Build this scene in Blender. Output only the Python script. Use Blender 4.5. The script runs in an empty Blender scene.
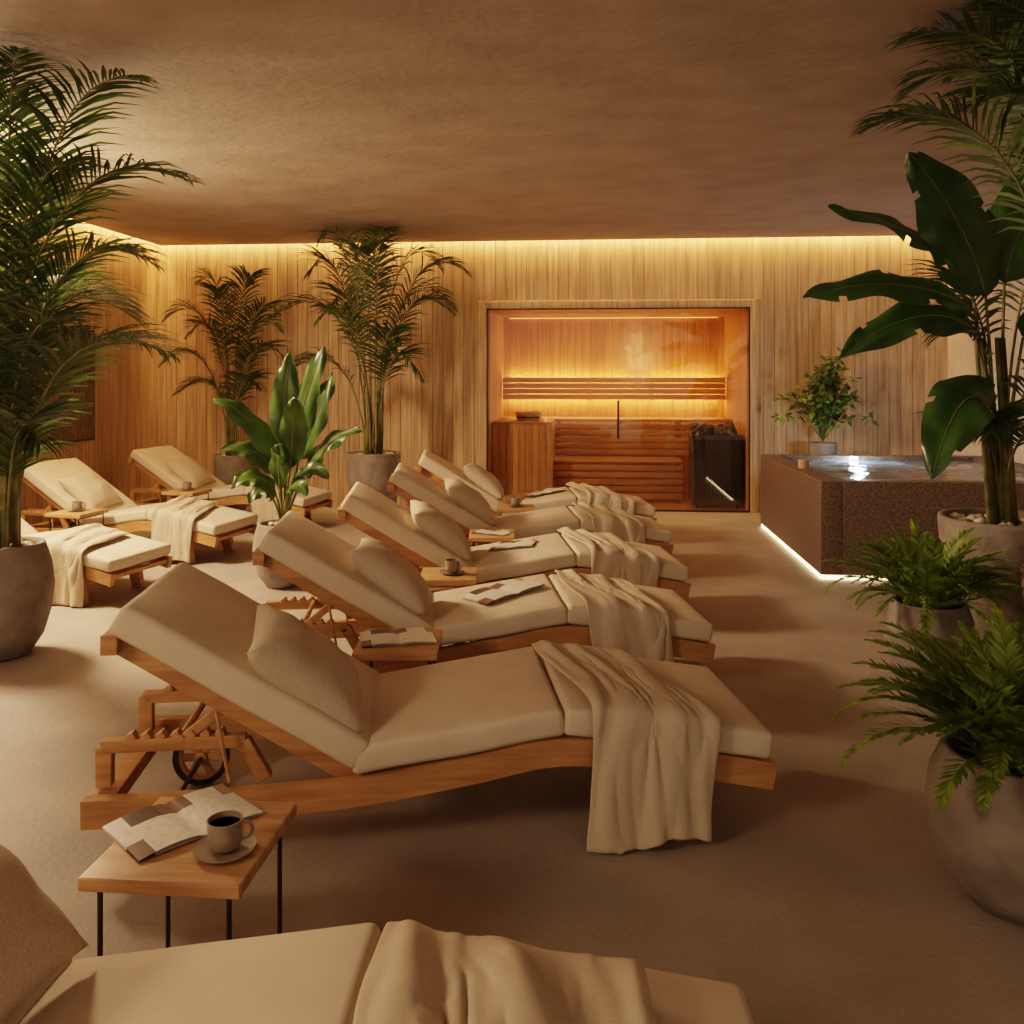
import bpy, math, random
from mathutils import Vector, Matrix, noise
random.seed(7)
S=bpy.context.scene
COL=S.collection
def link(o): COL.objects.link(o); return o
try:
    S.view_settings.view_transform='Filmic'; S.view_settings.look='Medium High Contrast'
except Exception as e: print(e)

# ---------------------------------------------------------------- materials
def newmat(name):
    m=bpy.data.materials.new(name); m.use_nodes=True
    nt=m.node_tree; return m,nt,nt.nodes,nt.links,nt.nodes['Principled BSDF']
def mat(name,c1,c2=None,rough=.7,scale=8,stretch=(1,1,1),bump=0,bscale=None,metal=0,island=0,detail=4,spec=None,trans=0,bdist=.01,contrast=(.35,.65)):
    m,nt,N,L,p=newmat(name)
    tc=N.new('ShaderNodeTexCoord'); mp=N.new('ShaderNodeMapping'); mp.inputs['Scale'].default_value=stretch
    L.new(tc.outputs['Object'],mp.inputs[0])
    nz=N.new('ShaderNodeTexNoise'); nz.inputs['Scale'].default_value=scale; nz.inputs['Detail'].default_value=detail
    L.new(mp.outputs[0],nz.inputs['Vector'])
    rp=N.new('ShaderNodeValToRGB'); rp.color_ramp.elements[0].position=contrast[0]; rp.color_ramp.elements[1].position=contrast[1]
    c2=c2 or c1
    rp.color_ramp.elements[0].color=(*c1,1); rp.color_ramp.elements[1].color=(*c2,1)
    L.new(nz.outputs['Fac'],rp.inputs[0]); out=rp.outputs[0]
    if island:
        g=N.new('ShaderNodeNewGeometry'); hs=N.new('ShaderNodeHueSaturation')
        mr=N.new('ShaderNodeMapRange'); mr.inputs['To Min'].default_value=1-island; mr.inputs['To Max'].default_value=1+island
        L.new(g.outputs['Random Per Island'],mr.inputs['Value']); L.new(mr.outputs[0],hs.inputs['Value']); L.new(out,hs.inputs['Color']); out=hs.outputs[0]
        ad=N.new('ShaderNodeVectorMath'); ad.operation='ADD'; sc=N.new('ShaderNodeMath'); sc.operation='MULTIPLY'; sc.inputs[1].default_value=13
        L.new(g.outputs['Random Per Island'],sc.inputs[0]); L.new(mp.outputs[0],ad.inputs[0]); L.new(sc.outputs[0],ad.inputs[1]); L.new(ad.outputs[0],nz.inputs['Vector'])
    L.new(out,p.inputs['Base Color'])
    p.inputs['Roughness'].default_value=rough; p.inputs['Metallic'].default_value=metal
    if spec is not None: p.inputs['Specular IOR Level'].default_value=spec
    if trans: 
        tr=N.new('ShaderNodeBsdfTranslucent'); L.new(out,tr.inputs['Color']); mx=N.new('ShaderNodeMixShader'); mx.inputs[0].default_value=trans
        L.new(p.outputs[0],mx.inputs[1]); L.new(tr.outputs[0],mx.inputs[2]); L.new(mx.outputs[0],N['Material Output'].inputs['Surface'])
    if bump:
        n2=N.new('ShaderNodeTexNoise'); n2.inputs['Scale'].default_value=bscale or scale; n2.inputs['Detail'].default_value=5
        L.new(mp.outputs[0],n2.inputs['Vector'])
        b=N.new('ShaderNodeBump'); b.inputs['Strength'].default_value=bump; b.inputs['Distance'].default_value=bdist
        L.new(n2.outputs['Fac'],b.inputs['Height']); L.new(b.outputs[0],p.inputs['Normal'])
    return m
def emis(name,c,s):
    m,nt,N,L,p=newmat(name); p.inputs['Base Color'].default_value=(*c,1)
    p.inputs['Emission Color'].default_value=(*c,1); p.inputs['Emission Strength'].default_value=s; return m

M_wallwood=mat('wall_wood',(.40,.26,.14),(.61,.42,.245),.6,3,(11,11,.55),.25,4,island=.13,detail=7)
M_saunawood=mat('sauna_wood',(.45,.22,.08),(.61,.33,.135),.55,3,(9,9,.6),.2,island=.12,detail=6)
M_saunabench=mat('sauna_bench_wood',(.35,.165,.062),(.47,.235,.095),.5,3,(.7,9,9),.15,island=.1,detail=6)
M_teak=mat('teak_wood',(.37,.18,.07),(.54,.295,.125),.42,3,(1.2,12,12),.12,detail=6)
M_table=mat('oak_table_wood',(.42,.225,.10),(.60,.35,.17),.38,3,(1.5,14,14),.1,detail=6)
M_cush=mat('cushion_fabric',(.63,.53,.41),(.68,.58,.45),.85,6,bump=.12,bscale=350,bdist=.002,spec=.2)
M_pillow=mat('pillow_fabric',(.50,.415,.31),(.62,.52,.395),.95,190,bump=.35,bscale=260,bdist=.003,spec=.1)
M_blank=mat('blanket_fabric',(.54,.445,.33),(.60,.50,.375),.95,200,bump=.3,bscale=300,bdist=.002,spec=.1)
M_floor=mat('floor_concrete',(.285,.245,.205),(.39,.34,.285),.62,2.2,bump=.4,bscale=45,detail=10,bdist=.006,contrast=(.3,.7))
M_ceil=mat('ceiling_plaster',(.37,.305,.24),(.45,.375,.30),.9,2.4,(1,1.3,1),.22,16,detail=10,bdist=.014)
M_plaster=mat('wall_plaster',(.5,.40,.30),(.58,.47,.36),.8,3,bump=.2)
M_stone=mat('tub_stone',(.10,.07,.053),(.19,.14,.105),.5,55,detail=8,bump=.1,contrast=(.4,.62))
M_pot=mat('pot_concrete',(.19,.16,.13),(.28,.24,.20),.8,9,detail=8,bump=.4,bscale=40,bdist=.006)
M_potdark=mat('pot_dark',(.13,.09,.065),(.2,.145,.105),.75,9,detail=8,bump=.3,bscale=40)
M_soil=mat('soil',(.04,.025,.015),(.09,.06,.035),.95,40,bump=.6)
M_pebble=mat('pebbles',(.45,.37,.28),(.6,.5,.4),.6,10,island=.3)
M_palm=mat('palm_leaf',(.042,.080,.020),(.100,.150,.036),.45,3,island=.35,trans=.25)
M_fern=mat('fern_leaf',(.15,.25,.024),(.32,.43,.06),.5,5,island=.3,trans=.3)
M_ban=mat('banana_leaf',(.030,.078,.02),(.065,.145,.03),.28,5,(1,1,1),.15,30,island=.2,trans=.15)
M_bop=mat('paradise_leaf',(.040,.09,.022),(.088,.17,.036),.3,5,(1,1,1),.15,30,island=.25,trans=.2)
M_stem=mat('plant_stem',(.12,.13,.04),(.25,.22,.08),.5,12)
M_metal=mat('dark_metal',(.07,.06,.052),None,.4,metal=.8)
M_rubber=mat('wheel_rubber',(.03,.022,.018),None,.6)
M_cup=mat('stoneware',(.25,.195,.145),(.34,.27,.205),.35,40)
M_coffee=mat('coffee',(.03,.012,.004),None,.1)
M_iron=mat('heater_iron',(.07,.05,.037),(.12,.085,.06),.5,30,metal=.3)
M_rock=mat('heater_rock',(.06,.052,.045),(.18,.15,.13),.9,20,island=.4)
M_black=mat('black_trim',(.03,.02,.014),None,.5)
M_led=emis('led_warm',(1,.58,.23),90)
M_ledS=emis('led_sauna',(1,.54,.17),55)
M_ledS2=emis('led_sauna_dim',(1,.50,.14),2.5)
M_ledT=emis('led_tub',(1,.75,.42),7)
M_spot=emis('tub_light',(.85,.92,1),60)

def water():
    m,nt,N,L,p=newmat('tub_water')
    p.inputs['Roughness'].default_value=.12
    tc=N.new('ShaderNodeTexCoord'); nz=N.new('ShaderNodeTexNoise'); nz.inputs['Scale'].default_value=5; nz.inputs['Detail'].default_value=6; nz.inputs['Distortion'].default_value=.8
    L.new(tc.outputs['Object'],nz.inputs['Vector'])
    b=N.new('ShaderNodeBump'); b.inputs['Strength'].default_value=.5; b.inputs['Distance'].default_value=.05
    L.new(nz.outputs['Fac'],b.inputs['Height']); L.new(b.outputs[0],p.inputs['Normal'])
    rp=N.new('ShaderNodeValToRGB'); rp.color_ramp.elements[0].position=.5; rp.color_ramp.elements[1].position=.7
    rp.color_ramp.elements[0].color=(.18,.23,.28,1); rp.color_ramp.elements[1].color=(.5,.60,.70,1)
    L.new(nz.outputs['Fac'],rp.inputs[0]); L.new(rp.outputs[0],p.inputs['Base Color']); return m
M_water=water()
def glass():
    m,nt,N,L,p=newmat('clear_glass'); N.remove(p)
    t=N.new('ShaderNodeBsdfTransparent'); t.inputs[0].default_value=(.95,.92,.88,1)
    g=N.new('ShaderNodeBsdfGlossy'); g.inputs['Roughness'].default_value=.02
    mx=N.new('ShaderNodeMixShader'); mx.inputs[0].default_value=.06
    L.new(t.outputs[0],mx.inputs[1]); L.new(g.outputs[0],mx.inputs[2]); L.new(mx.outputs[0],N['Material Output'].inputs['Surface']); return m
M_glass=glass()
def steam():
    m,nt,N,L,p=newmat('steam_vapor')
    N.remove(p); tc=N.new('ShaderNodeTexCoord')
    mp=N.new('ShaderNodeMapping'); mp.inputs['Scale'].default_value=(4.5,4.5,1.6); mp.inputs['Rotation'].default_value=(0,.5,0); L.new(tc.outputs['Object'],mp.inputs[0])
    nz=N.new('ShaderNodeTexNoise'); nz.inputs['Scale'].default_value=1.1; nz.inputs['Detail'].default_value=5; nz.inputs['Distortion'].default_value=1.0
    L.new(mp.outputs[0],nz.inputs['Vector'])
    ln=N.new('ShaderNodeVectorMath'); ln.operation='LENGTH'
    m2=N.new('ShaderNodeMapping'); m2.inputs['Scale'].default_value=(3.0,3.0,2.1); L.new(tc.outputs['Object'],m2.inputs[0]); L.new(m2.outputs[0],ln.inputs[0])
    mr=N.new('ShaderNodeMapRange'); mr.inputs['From Min'].default_value=.1; mr.inputs['From Max'].default_value=1; mr.inputs['To Min'].default_value=1; mr.inputs['To Max'].default_value=0; L.new(ln.outputs['Value'],mr.inputs['Value'])
    m3=N.new('ShaderNodeMapRange'); m3.inputs['From Min'].default_value=.34; m3.inputs['From Max'].default_value=.62; L.new(nz.outputs['Fac'],m3.inputs['Value'])
    mu=N.new('ShaderNodeMath'); mu.operation='MULTIPLY'; L.new(mr.outputs[0],mu.inputs[0]); L.new(m3.outputs[0],mu.inputs[1])
    mv=N.new('ShaderNodeMath'); mv.operation='MULTIPLY'; mv.inputs[1].default_value=1.0; L.new(mu.outputs[0],mv.inputs[0])
    t=N.new('ShaderNodeBsdfTransparent'); d=N.new('ShaderNodeBsdfTranslucent'); d.inputs[0].default_value=(.98,.97,.97,1)
    d2=N.new('ShaderNodeBsdfDiffuse'); d2.inputs[0].default_value=(.98,.97,.97,1); a=N.new('ShaderNodeMixShader'); L.new(d.outputs[0],a.inputs[1]); L.new(d2.outputs[0],a.inputs[2])
    mx=N.new('ShaderNodeMixShader'); L.new(mv.outputs[0],mx.inputs[0]); L.new(t.outputs[0],mx.inputs[1]); L.new(a.outputs[0],mx.inputs[2]); L.new(mx.outputs[0],N['Material Output'].inputs['Surface']); return m
M_steam=steam()
def magmat():
    m,nt,N,L,p=newmat('magazine_print')
    tc=N.new('ShaderNodeTexCoord'); mp=N.new('ShaderNodeMapping'); mp.inputs['Scale'].default_value=(1,1,.001); L.new(tc.outputs['Object'],mp.inputs[0])
    br=N.new('ShaderNodeTexVoronoi'); br.distance='CHEBYCHEV'; br.inputs['Scale'].default_value=12; br.inputs['Randomness'].default_value=.12
    L.new(mp.outputs[0],br.inputs['Vector'])
    sx=N.new('ShaderNodeSeparateColor'); L.new(br.outputs['Color'],sx.inputs[0])
    rp=N.new('ShaderNodeValToRGB'); rp.color_ramp.interpolation='CONSTANT'; e=rp.color_ramp.elements
    e[0].position=0; e[0].color=(.80,.76,.69,1); e[1].position=.36; e[1].color=(.20,.12,.08,1)
    for q,c in ((.46,(.55,.42,.30,1)),(.56,(.80,.76,.69,1)),(.80,(.11,.08,.065,1)),(.90,(.38,.24,.15,1))):
        x=e.new(q); x.color=c
    L.new(sx.outputs[0],rp.inputs[0])
    nz=N.new('ShaderNodeTexNoise'); nz.inputs['Scale'].default_value=70; L.new(tc.outputs['Object'],nz.inputs['Vector'])
    mr=N.new('ShaderNodeMapRange'); mr.inputs['From Min'].default_value=.3; mr.inputs['From Max'].default_value=.55; mr.inputs['To Min'].default_value=.6; L.new(nz.outputs['Fac'],mr.inputs['Value'])
    mx=N.new('ShaderNodeMixRGB'); mx.blend_type='MULTIPLY'; mx.inputs[0].default_value=.5; L.new(rp.outputs[0],mx.inputs[1]); L.new(mr.outputs[0],mx.inputs[2])
    L.new(mx.outputs[0],p.inputs['Base Color']); p.inputs['Roughness'].default_value=.3; return m
M_mag=magmat()
def artmat():
    m,nt,N,L,p=newmat('art_print')
    tc=N.new('ShaderNodeTexCoord'); mp=N.new('ShaderNodeMapping'); mp.inputs['Scale'].default_value=(1,22,3.0); mp.inputs['Rotation'].default_value=(.25,0,0)
    nz=N.new('ShaderNodeTexNoise'); nz.inputs['Scale'].default_value=2.2; nz.inputs['Detail'].default_value=8; nz.inputs['Distortion'].default_value=1.2
    L.new(tc.outputs['Object'],mp.inputs[0]); L.new(mp.outputs[0],nz.inputs['Vector'])
    rp=N.new('ShaderNodeValToRGB'); rp.color_ramp.elements[0].position=.45; rp.color_ramp.elements[1].position=.72
    rp.color_ramp.elements[0].color=(.10,.07,.042,1); rp.color_ramp.elements[1].color=(.36,.24,.12,1)
    L.new(nz.outputs['Fac'],rp.inputs[0]); L.new(rp.outputs[0],p.inputs['Base Color']); p.inputs['Roughness'].default_value=.5; return m
M_art=artmat()

# ---------------------------------------------------------------- builders
class B:
    def __init__(s): s.v=[];s.f=[];s.m=[];s.mats=[]
    def add(s,vf,mt,M=None):
        v,f=vf; o=len(s.v)
        if mt not in s.mats: s.mats.append(mt)
        i=s.mats.index(mt)
        s.v+= [ (M@Vector(p)) if M is not None else Vector(p) for p in v]
        s.f+= [tuple(a+o for a in q) for q in f]; s.m+=[i]*len(f); return s
    def mesh(s,name,smooth=True,angle=None):
        me=bpy.data.meshes.new(name); me.from_pydata([tuple(p) for p in s.v],[],s.f)
        for mt in s.mats: me.materials.append(mt)
        me.polygons.foreach_set('material_index',s.m); me.polygons.foreach_set('use_smooth',[smooth]*len(s.f)); me.update()
        if smooth and angle: me.set_sharp_from_angle(angle=math.radians(angle))
        return me
    def obj(s,name,smooth=True,angle=40,parent=None,M=None):
        o=link(bpy.data.objects.new(name,s.mesh(name,smooth,angle)))
        if parent: o.parent=parent
        if M is not None: o.matrix_world=M if not parent else o.matrix_world
        return o
def T(x,y,z): return Matrix.Translation((x,y,z))
def R(a,ax): return Matrix.Rotation(a,4,ax)
def box(x0,x1,y0,y1,z0,z1):
    v=[(x,y,z) for x in (x0,x1) for y in (y0,y1) for z in (z0,z1)]
    return v,[(0,1,3,2),(4,6,7,5),(0,4,5,1),(2,3,7,6),(0,2,6,4),(1,5,7,3)]
def rbox(h,r,n=(1,1,1),bulge=0):
    ax=[]
    for a in range(3):
        i=h[a]-r; e=[h[a],i+.414*r]
        inner=[-i+2*i*k/n[a] for k in range(n[a]+1)]
        ax.append([-e[0],-e[1]]+inner+[e[1],e[0]])
    idx={};V=[];F=[]
    nx,ny,nz=[len(a) for a in ax]
    def g(i,j,k):
        if (i,j,k) in idx: return idx[(i,j,k)]
        p=Vector((ax[0][i],ax[1][j],ax[2][k])); inn=Vector([max(-(h[a]-r),min(h[a]-r,p[a])) for a in range(3)])
        d=p-inn; q=inn+d.normalized()*r
        if bulge:
            q.z+= (1 if q.z>0 else -.3)*bulge*(1-(q.x/h[0])**4)*(1-(q.y/h[1])**4)*min(1,abs(q.z)/(h[2]*.8))
        idx[(i,j,k)]=len(V); V.append(q); return idx[(i,j,k)]
    for i in range(nx-1):
        for j in range(ny-1):
            F.append((g(i,j,0),g(i,j+1,0),g(i+1,j+1,0),g(i+1,j,0))); F.append((g(i,j,nz-1),g(i+1,j,nz-1),g(i+1,j+1,nz-1),g(i,j+1,nz-1)))
    for i in range(nx-1):
        for k in range(nz-1):
            F.append((g(i,0,k),g(i+1,0,k),g(i+1,0,k+1),g(i,0,k+1))); F.append((g(i,ny-1,k),g(i,ny-1,k+1),g(i+1,ny-1,k+1),g(i+1,ny-1,k)))
    for j in range(ny-1):
        for k in range(nz-1):
            F.append((g(0,j,k),g(0,j,k+1),g(0,j+1,k+1),g(0,j+1,k))); F.append((g(nx-1,j,k),g(nx-1,j+1,k),g(nx-1,j+1,k+1),g(nx-1,j,k+1)))
    return V,F
def frame(p0,p1,up=Vector((0,0,1))):
    p0=Vector(p0);p1=Vector(p1); x=(p1-p0).normalized(); y=up.cross(x)
    if y.length<1e-4: y=Vector((0,1,0))
    y.normalize(); z=x.cross(y)
    M=Matrix((x,y,z)).transposed().to_4x4(); M.translation=(p0+p1)/2; return M
def beam(p0,p1,wy,hz,r=.004):
    L=(Vector(p1)-Vector(p0)).length
    V,F=rbox((L/2,wy/2,hz/2),min(r,wy/2.2,hz/2.2)); M=frame(p0,p1); return [M@v for v in V],F
def tube(pts,rad,seg=8):
    pts=[Vector(p) for p in pts]; V=[];F=[];n=len(pts)
    if not hasattr(rad,'__len__'): rad=[rad]*n
    ref=Vector((0,0,1)) if abs((pts[-1]-pts[0]).normalized().z)<.9 else Vector((1,0,0))
    for i,p in enumerate(pts):
        t=(pts[min(i+1,n-1)]-pts[max(i-1,0)]).normalized(); a=t.cross(ref).normalized(); b=t.cross(a)
        for k in range(seg):
            w=2*math.pi*k/seg; V.append(p+(a*math.cos(w)+b*math.sin(w))*rad[i])
    for i in range(n-1):
        for k in range(seg):
            k2=(k+1)%seg; F.append((i*seg+k,i*seg+k2,(i+1)*seg+k2,(i+1)*seg+k))
    F.append(tuple(range(seg))[::-1]); F.append(tuple((n-1)*seg+k for k in range(seg))); return V,F
def lathe(prof,seg=40):
    V=[];F=[];n=len(prof)
    for r,z in prof:
        for k in range(seg):
            w=2*math.pi*k/seg; V.append(Vector((r*math.cos(w),r*math.sin(w),z)))
    for i in range(n-1):
        for k in range(seg):
            k2=(k+1)%seg; F.append((i*seg+k,i*seg+k2,(i+1)*seg+k2,(i+1)*seg+k))
    F.append(tuple(range(seg))[::-1]); F.append(tuple((n-1)*seg+k for k in range(seg))); return V,F
def ribbon(pts,h,y0,y1):
    V=[];F=[];n=len(pts)
    for i,(x,z) in enumerate(pts):
        a=Vector(pts[max(i-1,0)]);b=Vector(pts[min(i+1,n-1)]); t=(b-a).normalized(); nn=Vector((-t.y,t.x))*h/2
        for s,y in ((1,y0),(1,y1),(-1,y1),(-1,y0)): V.append(Vector((x+s*nn.x,y,z+s*nn.y)))
    for i in range(n-1):
        for k in range(4):
            k2=(k+1)%4; F.append((i*4+k,(i+1)*4+k,(i+1)*4+k2,i*4+k2))
    F.append((0,1,2,3)); F.append(((n-1)*4+3,(n-1)*4+2,(n-1)*4+1,(n-1)*4)); return V,F
def smoothpts(P,n=5):
    out=[]
    for i in range(len(P)-1):
        p0=Vector(P[max(i-1,0)]);p1=Vector(P[i]);p2=Vector(P[i+1]);p3=Vector(P[min(i+2,len(P)-1)])
        for k in range(n):
            t=k/n; out.append(.5*((2*p1)+(p2-p0)*t+(2*p0-5*p1+4*p2-p3)*t*t+(3*p1-p0-3*p2+p3)*t**3))
    out.append(Vector(P[-1])); return out
def empty(name,M):
    e=link(bpy.data.objects.new(name,None)); e.matrix_world=M; e.empty_display_size=.1; return e
def child(name,me,par):
    o=link(bpy.data.objects.new(name,me)); o.parent=par; return o

# ---------------------------------------------------------------- room
XL,XR,YB,H,YF=-5.0,3.82,9.8,2.98,-1.6
B().add(box(XL-.1,XR+.1,YF,11.8,-.1,0),M_floor).obj('floor',False)
b=B(); b.add(box(XL+.12,XR+.1,YF,YB-.12,H,H+.06),M_ceil); b.add(box(XL-.1,XR+.1,YF,YB+.15,H+.16,H+.24),M_ceil); b.obj('ceiling',False)
SX0,SX1,SZ=-1.14,1.75,2.24
def boards(b,axis,a0,a1,fixed,z0,z1,mt,w=.118,th=.02,sgn=-1):
    n=max(1,round((a1-a0)/w)); w=(a1-a0)/n
    for i in range(n):
        c=a0+(i+.5)*w; 
        V,F=rbox((w/2-.002,th/2,(z1-z0)/2),.003)
        M=T(c,fixed+sgn*th/2,(z0+z1)/2) if axis=='x' else T(fixed+sgn*th/2,c,(z0+z1)/2)@R(math.pi/2,'Z')
        b.add((V,F),mt,M)
b=B(); boards(b,'x',XL+.02,SX0-.02,YB,0,H+.16,M_wallwood); boards(b,'x',SX1+.02,XR,YB,0,H+.16,M_wallwood); boards(b,'x',SX0-.02,SX1+.02,YB,SZ,H+.16,M_wallwood)
b.add(box(XL-.1,SX0-.02,YB,YB+.1,0,H+.16),M_wallwood); b.add(box(SX1+.02,XR+.1,YB,YB+.1,0,H+.16),M_wallwood); b.add(box(SX0-.02,SX1+.02,YB,YB+.1,SZ,H+.16),M_wallwood)
b.obj('wall_back',False)
b=B(); boards(b,'y',YF,YB-.02,XL,0,H+.16,M_wallwood,sgn=1); b.add(box(XL-.1,XL,YF,YB,0,H+.16),M_wallwood); b.obj('wall_left',False)
B().add(box(XR,XR+.1,YF,YB,0,H+.16),M_plaster).obj('wall_right',False)
b=B(); b.add(box(XL+.05,XR-.02,YB-.10,YB-.07,H+.10,H+.115),M_led); b.add(box(XL+.07,XL+.10,2.5,YB-.1,H+.10,H+.115),M_led); b.obj('cove_led_strip',False)
b=B(); fw=.085
for q in (((SX0-fw,SX0,YB-.045,YB+.02,0,SZ+fw)),((SX1,SX1+fw,YB-.045,YB+.02,0,SZ+fw)),((SX0,SX1,YB-.045,YB+.02,SZ,SZ+fw))):
    x0,x1,y0,y1,z0,z1=q; b.add(rbox(((x1-x0)/2,(y1-y0)/2,(z1-z0)/2),.006),M_wallwood,T((x0+x1)/2,(y0+y1)/2,(z0+z1)/2))
b.obj('trim_sauna')
b=B(); b.add(box(XL+.021,XL+.05,6.3,8.45,.85,1.95),M_black); b.add(box(XL+.05,XL+.054,6.32,8.43,.87,1.93),M_art); b.obj('wall_art',False)

# ---------------------------------------------------------------- sauna
sa=empty('sauna',T(0,0,0))
SYB=11.55
b=B()
boards(b,'x',SX0,SX1,SYB,0,2.3,M_saunawood,w=.095,sgn=-1)
boards(b,'y',YB+.1,SYB,SX0,0,2.3,M_saunawood,w=.095,sgn=1)
boards(b,'y',YB+.1,SYB,SX1,0,2.3,M_saunawood,w=.095,sgn=-1)
n=14
for i in range(n):
    w=(SYB-YB)/n; b.add(rbox(((SX1-SX0)/2,w/2-.003,.012),.003),M_saunabench,T((SX0+SX1)/2,YB+(i+.5)*w,2.262))
b.add(box(SX0-.08,SX1+.08,YB+.1,SYB+.08,2.28,2.34),M_saunawood); b.add(box(SX0-.08,SX1+.08,SYB,SYB+.08,0,2.3),M_saunawood)
b.add(box(SX0-.08,SX0,YB+.1,SYB,0,2.3),M_saunawood); b.add(box(SX1,SX1+.08,YB+.1,SYB,0,2.3),M_saunawood)
b.add(box(SX0,SX1,YB,SYB,0,.012),M_saunabench)
o=b.obj('sauna_shell',False); o.parent=sa
b=B()
def slatsx(x0,x1,yc,zc,hy,hz): b.add(rbox(((x1-x0)/2,hy,hz),.004),M_saunabench,T((x0+x1)/2,yc,zc))
for i in range(6): slatsx(SX0+.02,SX1-.02,10.86+i*.105,.945,.046,.014)
for i in range(5): slatsx(-.42,SX1-.05,10.83,.87-i*.078,.012,.032)
for i in range(5): slatsx(-.42,1.08,10.36+i*.105,.49,.046,.014)
for i in range(5): slatsx(-.42,1.08,10.33,.42-i*.082,.012,.034)
for i in range(4): slatsx(SX0+.03,SX1-.03,11.33,1.435-i*.072,.012,.032)
for x in (-.9,0,.8,1.5): b.add(beam((x,11.37,1.17),(x,11.37,1.46),.04,.03),M_saunabench)
for x in (-.4,.35,1.05): b.add(box(x,x+.05,10.36,10.4,.02,.47),M_saunabench); b.add(box(x,x+.05,10.86,10.9,.02,.93),M_saunabench)
for i in range(9): 
    w=.70/9; b.add(rbox((w/2-.003,.012,.46),.003),M_saunawood,T(SX0+.03+(i+.5)*w,10.08,.47))
for i in range(7): slatsx(SX0+.02,-.42,10.12+i*.105,.945,.046,.014)
for i in range(7): b.add(rbox((.012,.055,.46),.003),M_saunawood,T(-.43,10.13+i*.112,.47))
o=b.obj('sauna_benches'); o.parent=sa
b=B()
b.add(box(SX0+.1,SX1-.1,11.44,11.46,1.43,1.445),M_ledS)
b.add(box(SX0+.1,SX1-.1,11.44,11.46,1.20,1.215),M_ledS)
b.add(box(SX0+.1,SX1-.1,SYB-.05,SYB-.035,2.238,2.245),M_ledS2)
o=b.obj('sauna_led_strip',False); o.parent=sa
b=B(); b.add(box(SX0+.01,.27,YB-.012,YB-.004,.01,SZ-.01),M_glass); b.add(box(.28,1.02,YB-.012,YB-.004,.01,SZ-.01),M_glass); b.add(box(1.03,SX1-.01,YB-.012,YB-.004,.01,SZ-.01),M_glass)
o=b.obj('sauna_glass',False); o.parent=sa
b=B(); b.add(tube([(.32,YB-.06,.80),(.32,YB-.06,1.22)],.012,10),M_black)
for z in (.86,1.16): b.add(tube([(.32,YB-.06,z),(.32,YB-.005,z)],.009,8),M_black)
for q in ((SX0,SX1,0,.018),(SX0,SX1,SZ-.014,SZ),(SX0,SX0+.014,0,SZ),(SX1-.014,SX1,0,SZ)): b.add(box(q[0],q[1],YB-.03,YB-.0,q[2],q[3]),M_black)
o=b.obj('sauna_door_hardware'); o.parent=sa
b=B(); V=[];F=[]
for i in range(25):
    for j in range(25):
        u=-1+i/12; v=-1+j/12; V.append(Vector((u*.38,.06*math.sin(3*u+2*v),v*.5)))
for i in range(24):
    for j in range(24): a=i*25+j; F.append((a,a+25,a+26,a+1))
b.add((V,F),M_steam); b.obj('steam',M=T(.60,11.0,1.75))
# heater
b=B(); b.add(rbox((.27,.22,.36),.012),M_iron,T(1.42,10.14,.42))
for i in range(19): b.add(box(1.16+i*.028,1.168+i*.028,9.905,9.922,.10,.78),M_black)
for i in range(4): b.add(box(1.155,1.685,9.905,9.92,.12+i*.19,.135+i*.19),M_iron)
for x in (1.2,1.64):
    for y in (9.98,10.3): b.add(tube([(x,y,.012),(x,y,.08)],.015,8),M_black)
for e in ((1.15,1.69,9.92,9.94),(1.15,1.69,10.34,10.36),(1.15,1.17,9.92,10.36),(1.67,1.69,9.92,10.36)): b.add(box(*e,.78,.83),M_iron)
rn=random.Random(3)
def rock(r,sq=.7,seg=7):
    V,F=lathe([(r*math.sin(math.pi*(i+.3)/5.6),-r*sq*math.cos(math.pi*(i+.3)/5.6)) for i in range(6)],seg)
    j=rn.random()*9
    return [v*(1+.25*noise.noise(v*30+Vector((j,j,j)))) for v in V],F
for i in range(70):
    b.add(rock(rn.uniform(.035,.055)),M_rock,T(rn.uniform(1.2,1.64),rn.uniform(9.97,10.31),.82+rn.uniform(0,.10))@R(rn.random()*6,'Z')@R(rn.random(),'X'))
b.obj('sauna_heater')
b=B(); b.add(lathe([(.13,0),(.16,.10),(.15,.10),(.13,.02)],28),M_wallwood); b.add(lathe([(.134,.03),(.143,.03),(.148,.05),(.14,.05)],28),M_metal)
b.obj('sauna_bucket',M=T(-.72,10.45,.96))

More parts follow.
